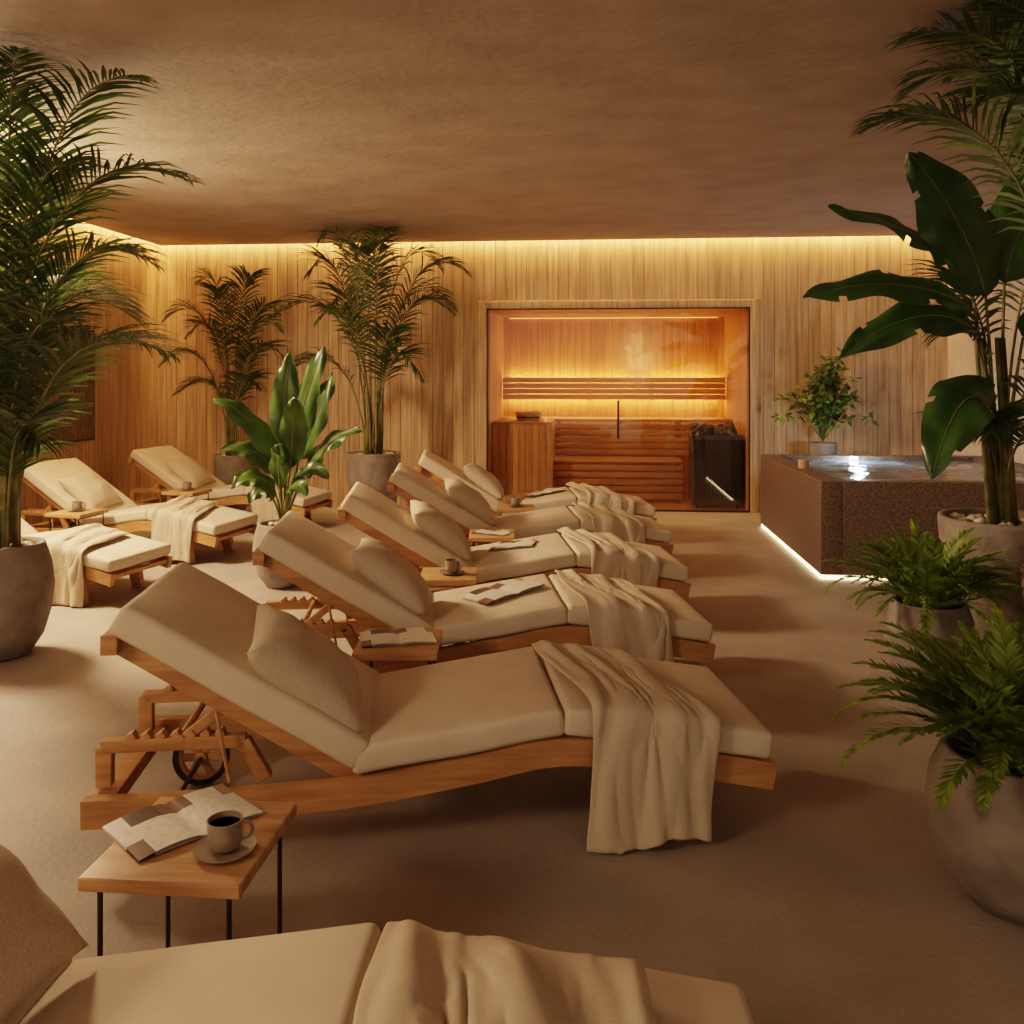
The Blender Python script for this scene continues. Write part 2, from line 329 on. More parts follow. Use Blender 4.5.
# ---------------------------------------------------------------- lounger
W=.66
HIP=(.80,.255);KN=(1.46,.355);FT=(2.14,.245);TOP=(.07,.715)
def mk_lounger():
    parts={}
    b=B()
    rail=smoothpts([(0,.185),(.42,.19),(.80,.212),(1.15,.262),(1.44,.308),(1.75,.275),(2.15,.20)],6)
    for y in (0,W-.04): b.add(ribbon([tuple(p) for p in rail],.085,y,y+.04),M_teak)
    b.add(beam((.035,.04,.185),(.035,W-.04,.185),.085,.05),M_teak)
    b.add(beam((2.12,.04,.215),(2.12,W-.04,.215),.05,.03),M_teak)
    for y in (.10,W-.14):
        b.add(beam((.02,y+.02,.345),(.46,y+.02,.345),.035,.04),M_teak)
        b.add(beam((.03,y+.02,.345),(.03,y+.02,.22),.035,.05),M_teak)
        b.add(beam((.45,y+.02,.345),(.52,y+.02,.22),.035,.045),M_teak)
        for i in range(7): b.add(beam((.10+i*.045,y+.02,.365),(.122+i*.045,y+.02,.378),.034,.022,.002),M_teak)
    for i in range(12):
        t=i/11; x=.86+t*1.2
        z=.212+ (x-.8)/.64*.096 if x<1.44 else .308-(x-1.44)/.71*.108
        b.add(beam((x,.04,z+.025),(x,W-.04,z+.025),.06,.018),M_teak)
    parts['frame']=(b,35)
    b=B()
    hp=Vector((HIP[0],0,HIP[1]-.01)); tp=Vector((TOP[0],0,TOP[1]-.02))
    d=(tp-hp).normalized()
    for y in (.045,W-.045-.035): b.add(beam(hp+Vector((0,y+.0175,0)),tp+Vector((0,y+.0175,0)),.035,.06),M_teak)
    b.add(beam(tp+Vector((.01,.0,-.005)),tp+Vector((.01,W,-.005)),.05,.06),M_teak)
    for i in range(7):
        p=hp+d*(.08+i*.115); b.add(beam(p+Vector((0,.06,0)),p+Vector((0,W-.06,0)),.055,.018),M_teak)
    for y in (.12,W-.12):
        s=hp+d*.46; b.add(beam((s.x,y,s.z-.02),(.26,y,.35),.022,.032),M_teak)
    b.add(tube([(.26,.1,.362),(.26,W-.1,.362)],.012,8),M_teak)
    for y in (.06,W-.06):
        s=hp+d*.5; b.add(tube([(s.x,y,s.z-.02),(.42,y,.24)],.006,6),M_table)
    parts['backrest_frame']=(b,35)
    b=B()
    for y in (.02,W-.06):
        V,F=rbox((.06,.025,.12),.006)
        V=[Vector((v.x*(1.0-.25*(v.z<0))+.03*(-v.z/.12),v.y,v.z)) for v in V]
        b.add((V,F),M_teak,T(1.84,y+.02,.12))
    b.add(beam((1.85,.04,.15),(1.85,W-.04,.15),.04,.05),M_teak)
    parts['legs']=(b,35)
    b=B()
    for y in (.075,W-.075):
        V,F=lathe([(.080,-.014),(.10,-.012),(.10,.012),(.080,.014),(.080,-.014)],32)
        M=T(.21,y,.10)@R(math.pi/2,'X'); b.add((V,F[:-2]),M_rubber,M)
        V,F=lathe([(.066,-.010),(.080,-.010),(.080,.010),(.066,.010),(.066,-.010)],32); b.add((V,F[:-2]),M_teak,M)
        b.add(lathe([(.018,-.018),(.022,-.016),(.022,.016),(.018,.018)],16),M_teak,M)
        for i in range(6):
            a=i*math.pi/3; b.add(beam((.02*math.cos(a),.02*math.sin(a),0),(.075*math.cos(a),.075*math.sin(a),0),.026,.014),M_teak,M)
    b.add(tube([(.21,.05,.10),(.21,W-.05,.10)],.008,8),M_metal)
    parts['wheels']=(b,35)
    def cush(p0,p1,th,ov=.0):
        p0=Vector((p0[0],W/2,p0[1]));p1=Vector((p1[0],W/2,p1[1])); L=(p1-p0).length
        V,F=rbox((L/2-.0005,W/2+ov,th/2),.022,(10,10,1),.012)
        V=[v+Vector((0,0,.005*noise.noise(Vector((v.x*5,v.y*5,L))))) for v in V]
        M=frame(p0,p1,Vector((0,0,1))); M=M@T(0,0,th/2); return [M@v for v in V],F
    b=B(); b.add(cush((KN[0]-.66,.262),(KN[0]+.008,.360),.088,.005),M_cush); parts['cushion_seat']=(b,None)
    b=B(); b.add(cush((KN[0]-.008,.360),(FT[0]+.0,.252),.088,.005),M_cush); parts['cushion_foot']=(b,None)
    b=B(); b.add(cush((TOP[0],TOP[1]+.015),(HIP[0]+.01,HIP[1]+.02),.098,.005),M_cush); parts['cushion_back']=(b,None)
    return {k:v[0].mesh(k,True,v[1]) for k,v in parts.items()}
LM=mk_lounger()
def mk_pillow():
    n=26;a=.225;V=[];F=[];G={}
    for s in (1,-1):
        for i in range(n+1):
            for j in range(n+1):
                if s==-1 and (i in(0,n) or j in(0,n)): G[(s,i,j)]=G[(1,i,j)]; continue
                u=-1+2*i/n; v=-1+2*j/n
                x=a*u*(1-.075*(1-v*v)); y=a*v*(1-.075*(1-u*u))
                t=.090*(max(0,(1-u*u)*(1-v*v)))**.42
                w=.009*noise.noise(Vector((u*2.0,v*2.0,s*3)))*min(1,t/.04)+.003*math.sin(9*u*v+3*u)*min(1,t/.05)
                G[(s,i,j)]=len(V); V.append(Vector((x,y,s*(t+w))))
    for s in (1,-1):
        for i in range(n):
            for j in range(n):
                q=(G[(s,i,j)],G[(s,i+1,j)],G[(s,i+1,j+1)],G[(s,i,j+1)]); F.append(q if s==1 else q[::-1])
    b=B(); b.add((V,F),M_pillow); return b.mesh('throw_pillow',True,None)
PM=mk_pillow()
def surfz(x):
    if x<KN[0]: return .355+(x-.8)/.66*.098
    return .453-(x-KN[0])/.68*.108
def mk_blanket(seed,frames=55,xn=1.80,xf=1.60,wid=.36,waves=2.4,amp=.030,y0=-.375,ridge=.017,y1=.62,nr=2.9):
    rn2=random.Random(seed)
    V=[];F=[];xs=[.7+1.46*i/40 for i in range(41)]
    ys=[-.014,-.014,-.006,.03]+[.03+(W-.06)*k/12 for k in range(1,12)]+[W-.03,W+.006,W+.014,W+.014]
    dz=[-.30,-.03,-.008,0]+[.004]*11+[0,-.008,-.03,-.30]
    for x in xs:
        for y,d in zip(ys,dz): V.append((x,y,(surfz(x)+.012+d) if d>-.2 else .10))
    m=len(ys)
    for i in range(len(xs)-1):
        for j in range(m-1): F.append((i*m+j,(i+1)*m+j,(i+1)*m+j+1,i*m+j+1))
    me=bpy.data.meshes.new('c');me.from_pydata(V,[],F); me.update(); co=link(bpy.data.objects.new('col_tmp',me))
    co.modifiers.new('c','COLLISION'); co.collision.thickness_outer=.008; co.collision.thickness_inner=.1; co.collision.cloth_friction=40
    try: co.collision.use_culling=False
    except Exception: pass
    nu,nv=44,74; V=[];F=[]
    ph=rn2.random()*6
    for j in range(nv+1):
        t=j/nv; 
        for i in range(nu+1):
            u=i/nu-.5
            y=y0+t*(y1-y0)+ .10*u*(1-t)+.03*math.sin(u*5+ph)*(1-t)
            x=xn-(xn-xf)*t+u*(wid-.02*t)+.015*math.sin(y*7+ph)
            z=surfz(x)+.035+amp+amp*math.sin(u*2*math.pi*waves+ph+1.6*math.sin(y*3+ph))*(.7+.3*math.sin(y*8+u*3))+.030*noise.noise(Vector((x*5,y*4,seed)))
            V.append((x,y,z))
    V0=[Vector(p) for p in V]
    for j in range(nv):
        for i in range(nu):
            a=j*(nu+1)+i; F.append((a,a+1,a+nu+2,a+nu+1))
    me=bpy.data.meshes.new('cl');me.from_pydata(V,[],F); o=link(bpy.data.objects.new('cloth_tmp',me))
    c=o.modifiers.new('cl','CLOTH'); st=c.settings; st.quality=8; st.mass=.30; st.tension_stiffness=12; st.compression_stiffness=12; st.shear_stiffness=6; st.bending_stiffness=2.5; st.air_damping=2.5
    cs=c.collision_settings; cs.use_collision=True; cs.distance_min=.006; cs.collision_quality=4; cs.use_self_collision=False; cs.friction=40
    c.point_cache.frame_start=1; c.point_cache.frame_end=frames
    S.frame_start=1; S.frame_end=max(S.frame_end,frames)
    bpy.context.view_layer.update()
    for f in range(1,frames+1): S.frame_set(f)
    dg=bpy.context.evaluated_depsgraph_get(); em=bpy.data.meshes.new_from_object(o.evaluated_get(dg))
    pts=[v.co.copy() for v in em.vertices]
    bpy.data.objects.remove(o); bpy.data.objects.remove(co); S.frame_set(1)
    top=[p for p,q in zip(pts,V0) if .1<q.y<.5]
    ok=sum(p.z for p in top)/len(top)>.33
    if not ok:
        pts=[]
        for j in range(nv+1):
            s=y0+(y1-y0)*j/nv
            for i in range(nu+1):
                u=i/nu-.5; q=V0[j*(nu+1)+i]
                if s>0: x=q.x; y=s; z=surfz(x)+.02
                else: x=q.x+u*.06*(-s/.4); y=-.022; z=surfz(x)+.016+s
                pts.append(Vector((x,y,z)))
    # gathered folds: raise soft ridges outward from the supporting surface
    me=bpy.data.meshes.new('t'); me.from_pydata([tuple(p) for p in pts],[],F); me.update()
    nrm=[v.normal.copy() for v in me.vertices]
    for j in range(nv+1):
        for i in range(nu+1):
            k=j*(nu+1)+i; u=i/nu; t=j/nv
            w=u*nr+.45*noise.noise(Vector((t*2.2,seed,u*1.5)))+.25*math.sin(t*4.2+ph)+.6*(t-.5)*(u-.5)
            f=(.5+.5*math.sin(2*math.pi*w+ph))**1.6
            f2=(.5+.5*math.sin(2*math.pi*(w*1.9+t*.8)+ph*2))**2
            A=ridge*(.40+1.2*abs(noise.noise(Vector((u*2,t*3,seed+4))))+.30)
            e=min(1,min(u,1-u)/.06+.25)*min(1,(1-t)/.10+.35)
            n_=nrm[k] if nrm[k].z>-.1 else -nrm[k]
            if t<.38 and n_.y>0: n_=-n_ if abs(n_.z)<.5 else n_
            pts[k]=pts[k]+n_*(A*f+.35*A*f2)*e
    for p in pts: p.z=max(p.z,.012)
    b=B(); b.add((pts,F),M_blank); return b.mesh('throw_blanket',True,None)
BM=[mk_blanket(1),mk_blanket(5,waves=2.0,xn=1.82,nr=2.4),mk_blanket(8,xn=1.76,xf=1.71,wid=.46,waves=2.2,amp=.04,ridge=.028,y1=.65,nr=2.3)]
def lounger(ox,oy,ang,sc=1,var=0,px=.655,pz=.55,pt=40,roll=6,pil=True,py=.26,ps=1):
    M=T(ox,oy,0)@R(math.radians(ang),'Z')@Matrix.Scale(sc,4)
    e=empty('sun_lounger',M)
    for k,me in LM.items(): child(k,me,e)
    if pil:
        o=link(bpy.data.objects.new('throw_pillow',PM)); o.matrix_world=M@T(px,py,pz)@R(math.radians(pt),'Y')@R(math.radians(roll),'Z')@Matrix.Scale(ps,4)
    o=link(bpy.data.objects.new('throw_blanket',BM[var])); o.matrix_world=M
    so=o.modifiers.new('s','SOLIDIFY'); so.thickness=.008; so.offset=1; su=o.modifiers.new('b','SUBSURF'); su.levels=1; su.render_levels=1
    return M
lm=[]
lm.append(lounger(-1.82,.94,3,var=2,roll=-3,py=.40,px=.70,pz=.575,pt=42,ps=1.1))
lm.append(lounger(-1.51,2.50,11,var=0,roll=8,py=.22,px=.635,pz=.54))
lm.append(lounger(-1.53,3.75,11,var=1,roll=-4))
lm.append(lounger(-1.51,4.98,10.5,var=0,roll=5))
lm.append(lounger(-1.50,6.22,10,var=1))
lm.append(lounger(-1.54,7.46,9,var=0,roll=-6))
lm.append(lounger(-4.95,5.80,-12,.90,1,pil=False))
lm.append(lounger(-4.88,7.05,-11,.93,0))
lm.append(lounger(-4.68,8.50,-9,.93,1))

# ---------------------------------------------------------------- side tables, cups, magazines
TH=.42
def table_mesh(w,d):
    b=B(); b.add(rbox((w/2,d/2,.015),.005),M_table,T(0,0,TH-.015)); 
    b2=B()
    for sx in (-1,1):
        x=sx*(w/2-.035)
        b2.add(tube([(x,-d/2+.03,0),(x,-d/2+.03,TH-.03)],.006,8),M_metal); b2.add(tube([(x,d/2-.03,0),(x,d/2-.03,TH-.03)],.006,8),M_metal)
        b2.add(tube([(x,-d/2+.03,TH-.037),(x,d/2-.03,TH-.037)],.006,8),M_metal)
    return b.mesh('table_top',True,35),b2.mesh('table_legs',True,35)
TM=table_mesh(.36,.37)
def table(x,y,a=0,s=1):
    e=empty('side_table',T(x,y,0)@R(math.radians(a),'Z')@Matrix.Diagonal((s,s,1,1))); child('top',TM[0],e); child('legs',TM[1],e)
def cup_mesh():
    c=B(); c.add(lathe([(.026,0),(.038,.008),(.043,.035),(.043,.072),(.040,.072),(.039,.036),(.033,.012)],32),M_cup); 
    c.add(lathe([(.001,.058),(.0395,.058)],32),M_coffee)
    c.add(tube([(.041+.024*math.sin(a),0,.04+.022*math.cos(a)) for a in [i*math.pi/10 for i in range(11)]],.0045,8),M_cup)
    s=B(); s.add(lathe([(.03,0),(.05,.004),(.075,.012),(.075,.015),(.05,.008),(.0,.006)],36),M_cup)
    return c.mesh('cup',True,50),s.mesh('saucer',True,50)
CM=cup_mesh()
def cup(x,y,z,a=0,s=.92):
    e=empty('coffee_cup',T(x,y,z)@R(math.radians(a),'Z')@Matrix.Scale(s,4)); o=child('cup',CM[0],e); o.location=(0,0,.009); child('saucer',CM[1],e)
def mag_mesh():
    b=B(); V=[];F=[];nx,ny=20,6
    for i in range(nx+1):
        u=-1+2*i/nx
        for j in range(ny+1):
            v=-1+2*j/ny
            z=.004+.011*abs(u)**.6*(1-abs(u))*2.2+.002*math.sin(3*v+4*u)*abs(u)+.002
            V.append(Vector((u*.165,v*.115,z)))
    for i in range(nx):
        for j in range(ny):
            a=i*(ny+1)+j; F.append((a,a+ny+1,a+ny+2,a+1))
    b.add((V,F),M_mag)
    b.add(([Vector((v.x*1.01,v.y*1.01,v.z*.3)) for v in V],F),M_mag); return b.mesh('magazine',True,None)
MM=mag_mesh()
def mag(M): o=link(bpy.data.objects.new('magazine',MM)); o.matrix_world=M
table(-.915,1.985); cup(-.822,1.93,TH,20); mag(T(-.975,2.05,TH+.001)@R(math.radians(50),'Z')@Matrix.Scale(.92,4))
table(-.77,3.53,6,.92); mag(T(-.78,3.55,TH+.001)@R(.3,'Z')@Matrix.Scale(.9,4))
table(-.76,4.74,6,.85); cup(-.74,4.74,TH,-30)
table(-.66,5.97,6,.85); mag(T(-.66,5.98,TH+.001)@R(-.3,'Z')@Matrix.Scale(.75,4))
table(-.60,7.2,6,.85); cup(-.6,7.2,TH,40)
table(-3.75,7.95,-8,.9); cup(-3.75,7.95,TH,40)
table(-4.05,6.66,-8,.9); cup(-4.05,6.66,TH,40)
def onseat(M,x,y,rot,sc):
    sl=-math.atan(.098/.66)
    z=surfz(x)+.014
    mag(M@T(x,y,z)@R(sl,'Y')@R(rot,'Z')@Matrix.Scale(sc,4))
onseat(lm[2],1.20,.36,.5,1.08); onseat(lm[5],1.2,.36,.3,1.05); onseat(lm[3],1.12,.40,-.3,.85)

# ---------------------------------------------------------------- plants
def bez(p0,p1,p2,t): return p0*(1-t)**2+p1*2*t*(1-t)+p2*t*t
def leaflets(b,pts,tg,n,ll,lw,start,m,rn,hang,segs,NP):
    V=[];F=[]
    for i in range(n):
        t=start+(1-start)*(i+.5)/n; f=t*NP; k=min(int(f),NP-1); p=pts[k].lerp(pts[k+1],f-k); T_=tg[k]
        sd=T_.cross(Vector((0,0,1)))
        if sd.length<.15: sd=T_.cross(Vector((tg[-1].x,tg[-1].y,.01)).cross(Vector((0,0,1))).cross(Vector((0,0,1))))
        if sd.length<.01: sd=Vector((1,0,0))
        sd.normalize(); up=sd.cross(T_).normalized()
        tt=(i+.5)/n; prof=(math.sin(math.pi*min(1,(.20+.78*tt))))**.6
        for s in (1,-1):
            ph=math.radians(60-36*tt+rn.uniform(-8,8)); L=ll*prof*rn.uniform(.85,1.1)
            d=(T_*math.cos(ph)+sd*s*math.sin(ph)+up*rn.uniform(.0,.3)).normalized()
            q=p.copy(); o=len(V); w=lw*(.6+.4*prof)
            for j in range(segs+1):
                u=j/segs; wd=d.cross(up+sd*s*.4).normalized(); ww=w*(0.35 if j==0 else (0.02 if j==segs else 1.0-.35*(u>.6)))
                V.append(q+wd*ww); V.append(q-wd*ww)
                q=q+d*L/segs; d=(d+Vector((0,0,-hang*(.6+u)))).normalized()
            for j in range(segs): F.append((o+2*j,o+2*j+1,o+2*j+3,o+2*j+2))
    b.add((V,F),m)
def frond(b,base,az,length,elev,droop,n=34,ll=.34,lw=.011,start=.3,m=M_palm,r0=.009,rn=random,side=.0,pow_=1.4,hang=.35,segs=3):
    NP=22; pts=[Vector(base)]; tg=[]
    for i in range(NP):
        t=i/NP; e=elev-droop*t**pow_; a=az+side*t
        d=Vector((math.cos(e)*math.cos(a),math.cos(e)*math.sin(a),math.sin(e))); tg.append(d); pts.append(pts[-1]+d*length/NP)
    tg.append(tg[-1])
    c=pts[::2]
    b.add(tube(c,[max(.0012,r0*(1-.85*i/len(c))) for i in range(len(c))],5),M_stem)
    leaflets(b,pts,tg,n,ll,lw,start,m,rn,hang,segs,NP)
def frondT(b,base,tip,rise=.45,pull=.2,n=40,ll=.36,lw=.011,start=.3,m=M_palm,r0=.010,rn=random,hang=.42):
    base=Vector(base);tip=Vector(tip); NP=26
    ctrl=Vector((base.x+(tip.x-base.x)*pull,base.y+(tip.y-base.y)*pull,max(tip.z,base.z)+rise))
    pts=[bez(base,ctrl,tip,i/NP) for i in range(NP+1)]; tg=[(pts[min(i+1,NP)]-pts[max(i-1,0)]).normalized() for i in range(NP+1)]
    c=pts[::2]
    b.add(tube(c,[max(.0015,r0*(1-.85*i/len(c))) for i in range(len(c))],5),M_stem)
    leaflets(b,pts,tg,n,ll,lw,start,m,rn,hang,3,NP)
def bigleaf(b,base,p0,p1,p2,width,nrm=(0,-1,.4),m=M_ban,fold=.25,wave=.02,tears=0,seed=0):
    base,p0,p1,p2=map(Vector,(base,p0,p1,p2)); nrm=Vector(nrm)
    mid=base.lerp(p0,.55); mid.x=base.x+(p0.x-base.x)*.35; mid.y=base.y+(p0.y-base.y)*.35
    b.add(tube([bez(base,mid,p0,t/8) for t in range(9)],[.014-.007*t/8 for t in range(9)],6),M_stem)
    NL,NW=26,8; V=[];F=[]
    for i in range(NL+1):
        t=i/NL; p=bez(p0,p1,p2,t); tg=(bez(p0,p1,p2,min(1,t+.02))-bez(p0,p1,p2,max(0,t-.02))).normalized()
        sd=tg.cross(nrm).normalized(); up=sd.cross(tg).normalized()
        w=width*(math.sin(math.pi*min(1,t**.75)))**.62*.5+.0015
        for j in range(NW+1):
            v=-1+2*j/NW
            z=fold*abs(v)*w - .35*w*abs(v)**3+ wave*math.sin(t*17+seed+j)*abs(v)**2
            V.append(p+sd*v*w+up*z)
    for i in range(NL):
        for j in range(NW):
            if tears and j in(0,NW-1) and (i*7+seed*3+(j>3)*4)%13==0: continue
            a=i*(NW+1)+j; F.append((a,a+1,a+NW+2,a+NW+1))
    b.add((V,F),m)
    b.add(tube([bez(p0,p1,p2,t/12)+nrm.normalized()*.002 for t in range(13)],[.006-.005*t/12 for t in range(13)],5),M_stem)
def pot(b,x,y,r,h,style='round',m=M_pot,peb=0):
    if style=='bowl': pr=[(.45,0),(.56,.02),(.80,.18),(.96,.42),(1.0,.62),(.95,.82),(.84,.97),(.82,1),(.74,1),(.73,.93),(.75,.86)]
    else: pr=[(.70,0),(.76,.02),(.86,.3),(.95,.7),(1,.97),(.99,1),(.9,1),(.89,.95),(.88,.86)]
    M=T(x,y,0)
    V,F=lathe([(a*r,c*h) for a,c in pr],44); b.add((V,F[:-1]),m,M)
    b.add(lathe([(.001,h*.90),(r*pr[-1][0]+.003,h*.88)],30),M_soil,M)
    rr=r*pr[-1][0]
    for i in range(peb):
        a=random.random()*6.28; q=rr*math.sqrt(random.random())*.93
        b.add(rock(random.uniform(.02,.035),.6),M_pebble,T(x+q*math.cos(a),y+q*math.sin(a),h*.94+random.uniform(0,.02)))
def clampb(b,z=2.955,y=9.72,x0=-4.93,x1=3.78):
    for v in b.v:
        if v.z>z-.1: v.z=z-.1+.1*(1-math.exp(-(v.z-z+.1)/.1))
        if v.y>y-.15: v.y=y-.15+.15*(1-math.exp(-(v.y-y+.15)/.15))
        if v.x<x0+.1: v.x=x0+.1-.1*(1-math.exp(-(x0+.1-v.x)/.1))
        v.x=min(v.x,x1)
def palm(name,x,y,r,h,style,tips,seed,ll=.34,peb=30,m=M_pot,lw=.011,start=.33,nl=38,canes=6,cz=.8,cx=0,rise=.45,pull=(.02,.16)):
    b=B(); rn=random.Random(seed); pot(b,x,y,r,h,style,m,peb)
    for i,t in enumerate(tips):
        q=r*.35*rn.random(); a=rn.random()*6.28; bx_,by_=x+q*math.cos(a),y+q*math.sin(a)
        frondT(b,(bx_,by_,h*.88),t,rise*rn.uniform(.8,1.2),rn.uniform(*pull),nl,ll*rn.uniform(.85,1.1),lw,start,rn=rn)
    for i in range(canes):
        a=i*6.28/canes; q=r*.3; b.add(tube([(x+q*math.cos(a),y+q*math.sin(a),h*.88),(x+q*1.1*math.cos(a)+cx/2,y+q*1.1*math.sin(a),h+cz*.5),(x+q*1.2*math.cos(a)+cx,y+q*1.2*math.sin(a),h+cz)],[.016,.012,.008],7),M_stem)
    clampb(b); return b.obj(name,True,None)
palm('potted_palm',-3.13,4.45,.255,.60,'bowl',[
 (-1.88,4.05,2.42),(-1.95,3.75,2.80),(-2.45,3.60,2.93),(-2.00,4.14,1.58),(-2.18,4.32,2.05),(-2.5,4.7,1.80),(-2.75,4.2,1.15),
 (-2.35,3.9,2.45),(-2.7,3.7,2.85),(-2.45,4.0,1.70),(-2.85,4.1,2.9),
 (-3.6,4.0,2.6),(-3.9,4.5,2.3),(-3.4,5.1,2.6),(-4.1,4.9,1.9),(-3.8,3.8,1.8),(-3.1,5.3,2.0),(-3.2,3.6,2.4),(-3.0,3.9,1.5)],11,ll=.42,nl=50,start=.26,cz=1.0,canes=8,rise=.45,lw=.0095)
def rel(x,y,L): return [(x+a,y+b_,z) for a,b_,z in L]
palm('potted_palm',-2.22,8.95,.28,.70,'taper',rel(-2.22,8.95,[(-.40,-.6,2.78),(.30,-.7,2.85),(1.02,-.25,2.50),(-1.05,-.2,2.05),(.90,-.4,2.10),(.62,-.5,1.45),(-.80,-.4,1.50),(-.75,.1,2.55),(.68,.1,2.6),
 (0,-.8,2.6),(-.40,-.7,2.0),(.45,-.7,1.8),(-.1,.3,2.85),(-.6,.4,2.2),(.80,.3,2.2)]),5,ll=.40,cz=.7,rise=.66,pull=(.08,.32),lw=.0105)
palm('potted_palm',-3.95,9.47,.2,.62,'taper',rel(-3.95,9.47,[(-.28,-.2,2.50),(.33,-.2,2.5),(.66,-.3,2.15),(-.68,-.2,2.1),(.74,-.3,1.65),(-.68,-.3,1.6),(.48,-.4,1.35),(-.45,-.4,1.3),
 (0,-.5,2.3),(-.3,-.5,1.9),(.5,.1,2.0)]),8,ll=.33,cz=.6,rise=.55,pull=(.08,.3))
palm('potted_palm',2.16,4.02,.26,.64,'taper',[(1.12,3.70,2.50),(1.30,3.68,2.86),(1.5,3.45,2.93),(1.62,3.85,2.62),(1.75,3.4,2.75),(1.9,3.3,2.93),(2.1,3.3,2.6),(2.4,3.4,2.8),(2.8,3.8,2.6),(3.0,4.2,2.4),(2.7,4.6,2.8),
  (2.0,3.6,2.93),(1.45,4.1,2.78),(1.7,4.3,2.93),(2.3,3.5,2.2),(1.85,3.75,2.7)],21,m=M_potdark,ll=.40,nl=46,start=.42,cz=1.2,rise=.45,lw=.0092)
# banana plant
b=B(); pot(b,2.22,4.92,.33,.74,'taper',M_pot,70)
bs=(2.2,4.95,.68)
bigleaf(b,bs,(2.13,4.95,1.93),(2.00,4.85,2.32),(1.67,4.78,2.67),.42,(.1,-1,.1),seed=1,tears=1)
bigleaf(b,bs,(2.05,4.95,2.02),(1.78,4.85,2.30),(1.25,4.75,2.38),.24,(.1,-.7,1),seed=2,tears=1)
bigleaf(b,bs,(2.05,4.9,1.85),(1.65,4.8,2.08),(1.11,4.70,1.90),.28,(.1,-.8,1),seed=3,tears=1)
bigleaf(b,bs,(2.08,4.9,1.72),(1.75,4.75,1.96),(1.28,4.65,1.58),.28,(0,-.9,1),seed=4,tears=1)
bigleaf(b,bs,(2.12,4.85,1.33),(1.88,4.65,1.55),(1.70,4.55,.98),.34,(-.5,-1,.5),seed=5,tears=1)
bigleaf(b,bs,(2.25,5.0,2.0),(2.35,5.0,2.5),(2.65,4.95,2.75),.36,(0,-1,.3),seed=6)
bigleaf(b,bs,(2.3,4.9,1.7),(2.6,4.85,2.1),(3.0,4.7,1.9),.3,(0,-.6,1),seed=7)
rn=random.Random(4)
for t in [(2.0,4.6,1.2),(1.85,4.8,1.15),(2.5,4.5,1.5),(2.0,5.4,2.0),(1.9,5.0,1.7),(2.7,5.1,2.2),(2.3,4.4,1.1)]: frondT(b,(2.2,4.92,.68),t,.35,.1,30,.30,.010,.4,rn=rn)
for i in range(6): b.add(tube([(2.13+.03*i,4.88+.03*(i%3),.66),(2.06+.035*i,4.9+.04*(i%3),1.7)],[.02,.011],8),M_stem)
clampb(b); b.obj('potted_banana_palm',True,None)
# bird of paradise
b=B(); px_,py_=-2.17,6.10; pot(b,px_,py_,.21,.45,'bowl',M_pot,15); bs=(px_,py_,.40)
for q in [((-2.10,6.1,.95),(-2.02,6.05,1.3),(-1.84,6.0,1.70),.22,(-.3,-1,.2)),((-2.15,6.1,.92),(-2.16,6.05,1.3),(-2.10,6.05,1.66),.21,(.2,-1,.1)),
          ((-2.05,6.1,.90),(-1.88,6.0,1.25),(-1.78,6.0,1.52),.19,(-.5,-1,.3)),((-2.2,6.1,.85),(-2.35,6.0,1.25),(-2.62,5.95,1.34),.17,(.3,-.8,.8)),
          ((-2.22,6.1,.80),(-2.35,6.0,1.05),(-2.55,5.9,.98),.18,(.2,-.8,.9)),((-2.0,6.1,.80),(-1.86,6.0,1.08),(-1.56,5.95,1.12),.18,(-.2,-.8,.9)),
          ((-2.05,6.0,.72),(-1.92,5.9,.95),(-1.76,5.85,.80),.15,(-.2,-.9,.9)),((-2.22,6.05,.70),(-2.32,5.9,.88),(-2.45,5.85,.72),.15,(.2,-.9,.9)),
          ((-2.15,5.98,.70),(-2.12,5.85,.98),(-2.10,5.78,1.02),.16,(0,-.8,.8)),((-2.16,6.2,.95),(-2.2,6.3,1.3),(-2.28,6.35,1.5),.19,(.1,-1,.2)),((-2.08,6.0,.85),(-2.02,5.9,1.15),(-2.0,5.85,1.35),.19,(.3,-1,.4)),
          ((-2.1,6.0,.65),(-2.0,5.85,.85),(-1.9,5.8,.68),.14,(0,-.9,.9)),((-2.2,6.0,.62),(-2.25,5.85,.80),(-2.3,5.8,.62),.13,(0,-.9,.9))]:
    bigleaf(b,bs,q[0],q[1],q[2],q[3],q[4],M_bop,seed=int(q[3]*1000))
b.obj('potted_bird_of_paradise',True,None)
# ferns
def fern(x,y,r,h,n,L,seed,style='bowl',m=M_pot,ll=.095):
    b=B(); rn=random.Random(seed); pot(b,x,y,r,h,style,m,0)
    for i in range(n):
        az=2.399*i+rn.uniform(-.3,.3); f=i/n
        frond(b,(x+.06*math.cos(az),y+.06*math.sin(az),h*.9),az,L*rn.uniform(.8,1.1)*(1-.02*f),.70+.85*f+rn.uniform(-.1,.1),rn.uniform(1.2,2.1)*(1-.25*f),40,ll,.0075,.08,M_fern,.003,rn=rn,hang=.10,segs=2,pow_=1.3)
    b.obj('potted_fern',True,None)
fern(1.22,2.62,.245,.43,90,.48,3,ll=.07)
fern(1.62,4.36,.20,.42,75,.46,6,ll=.07)
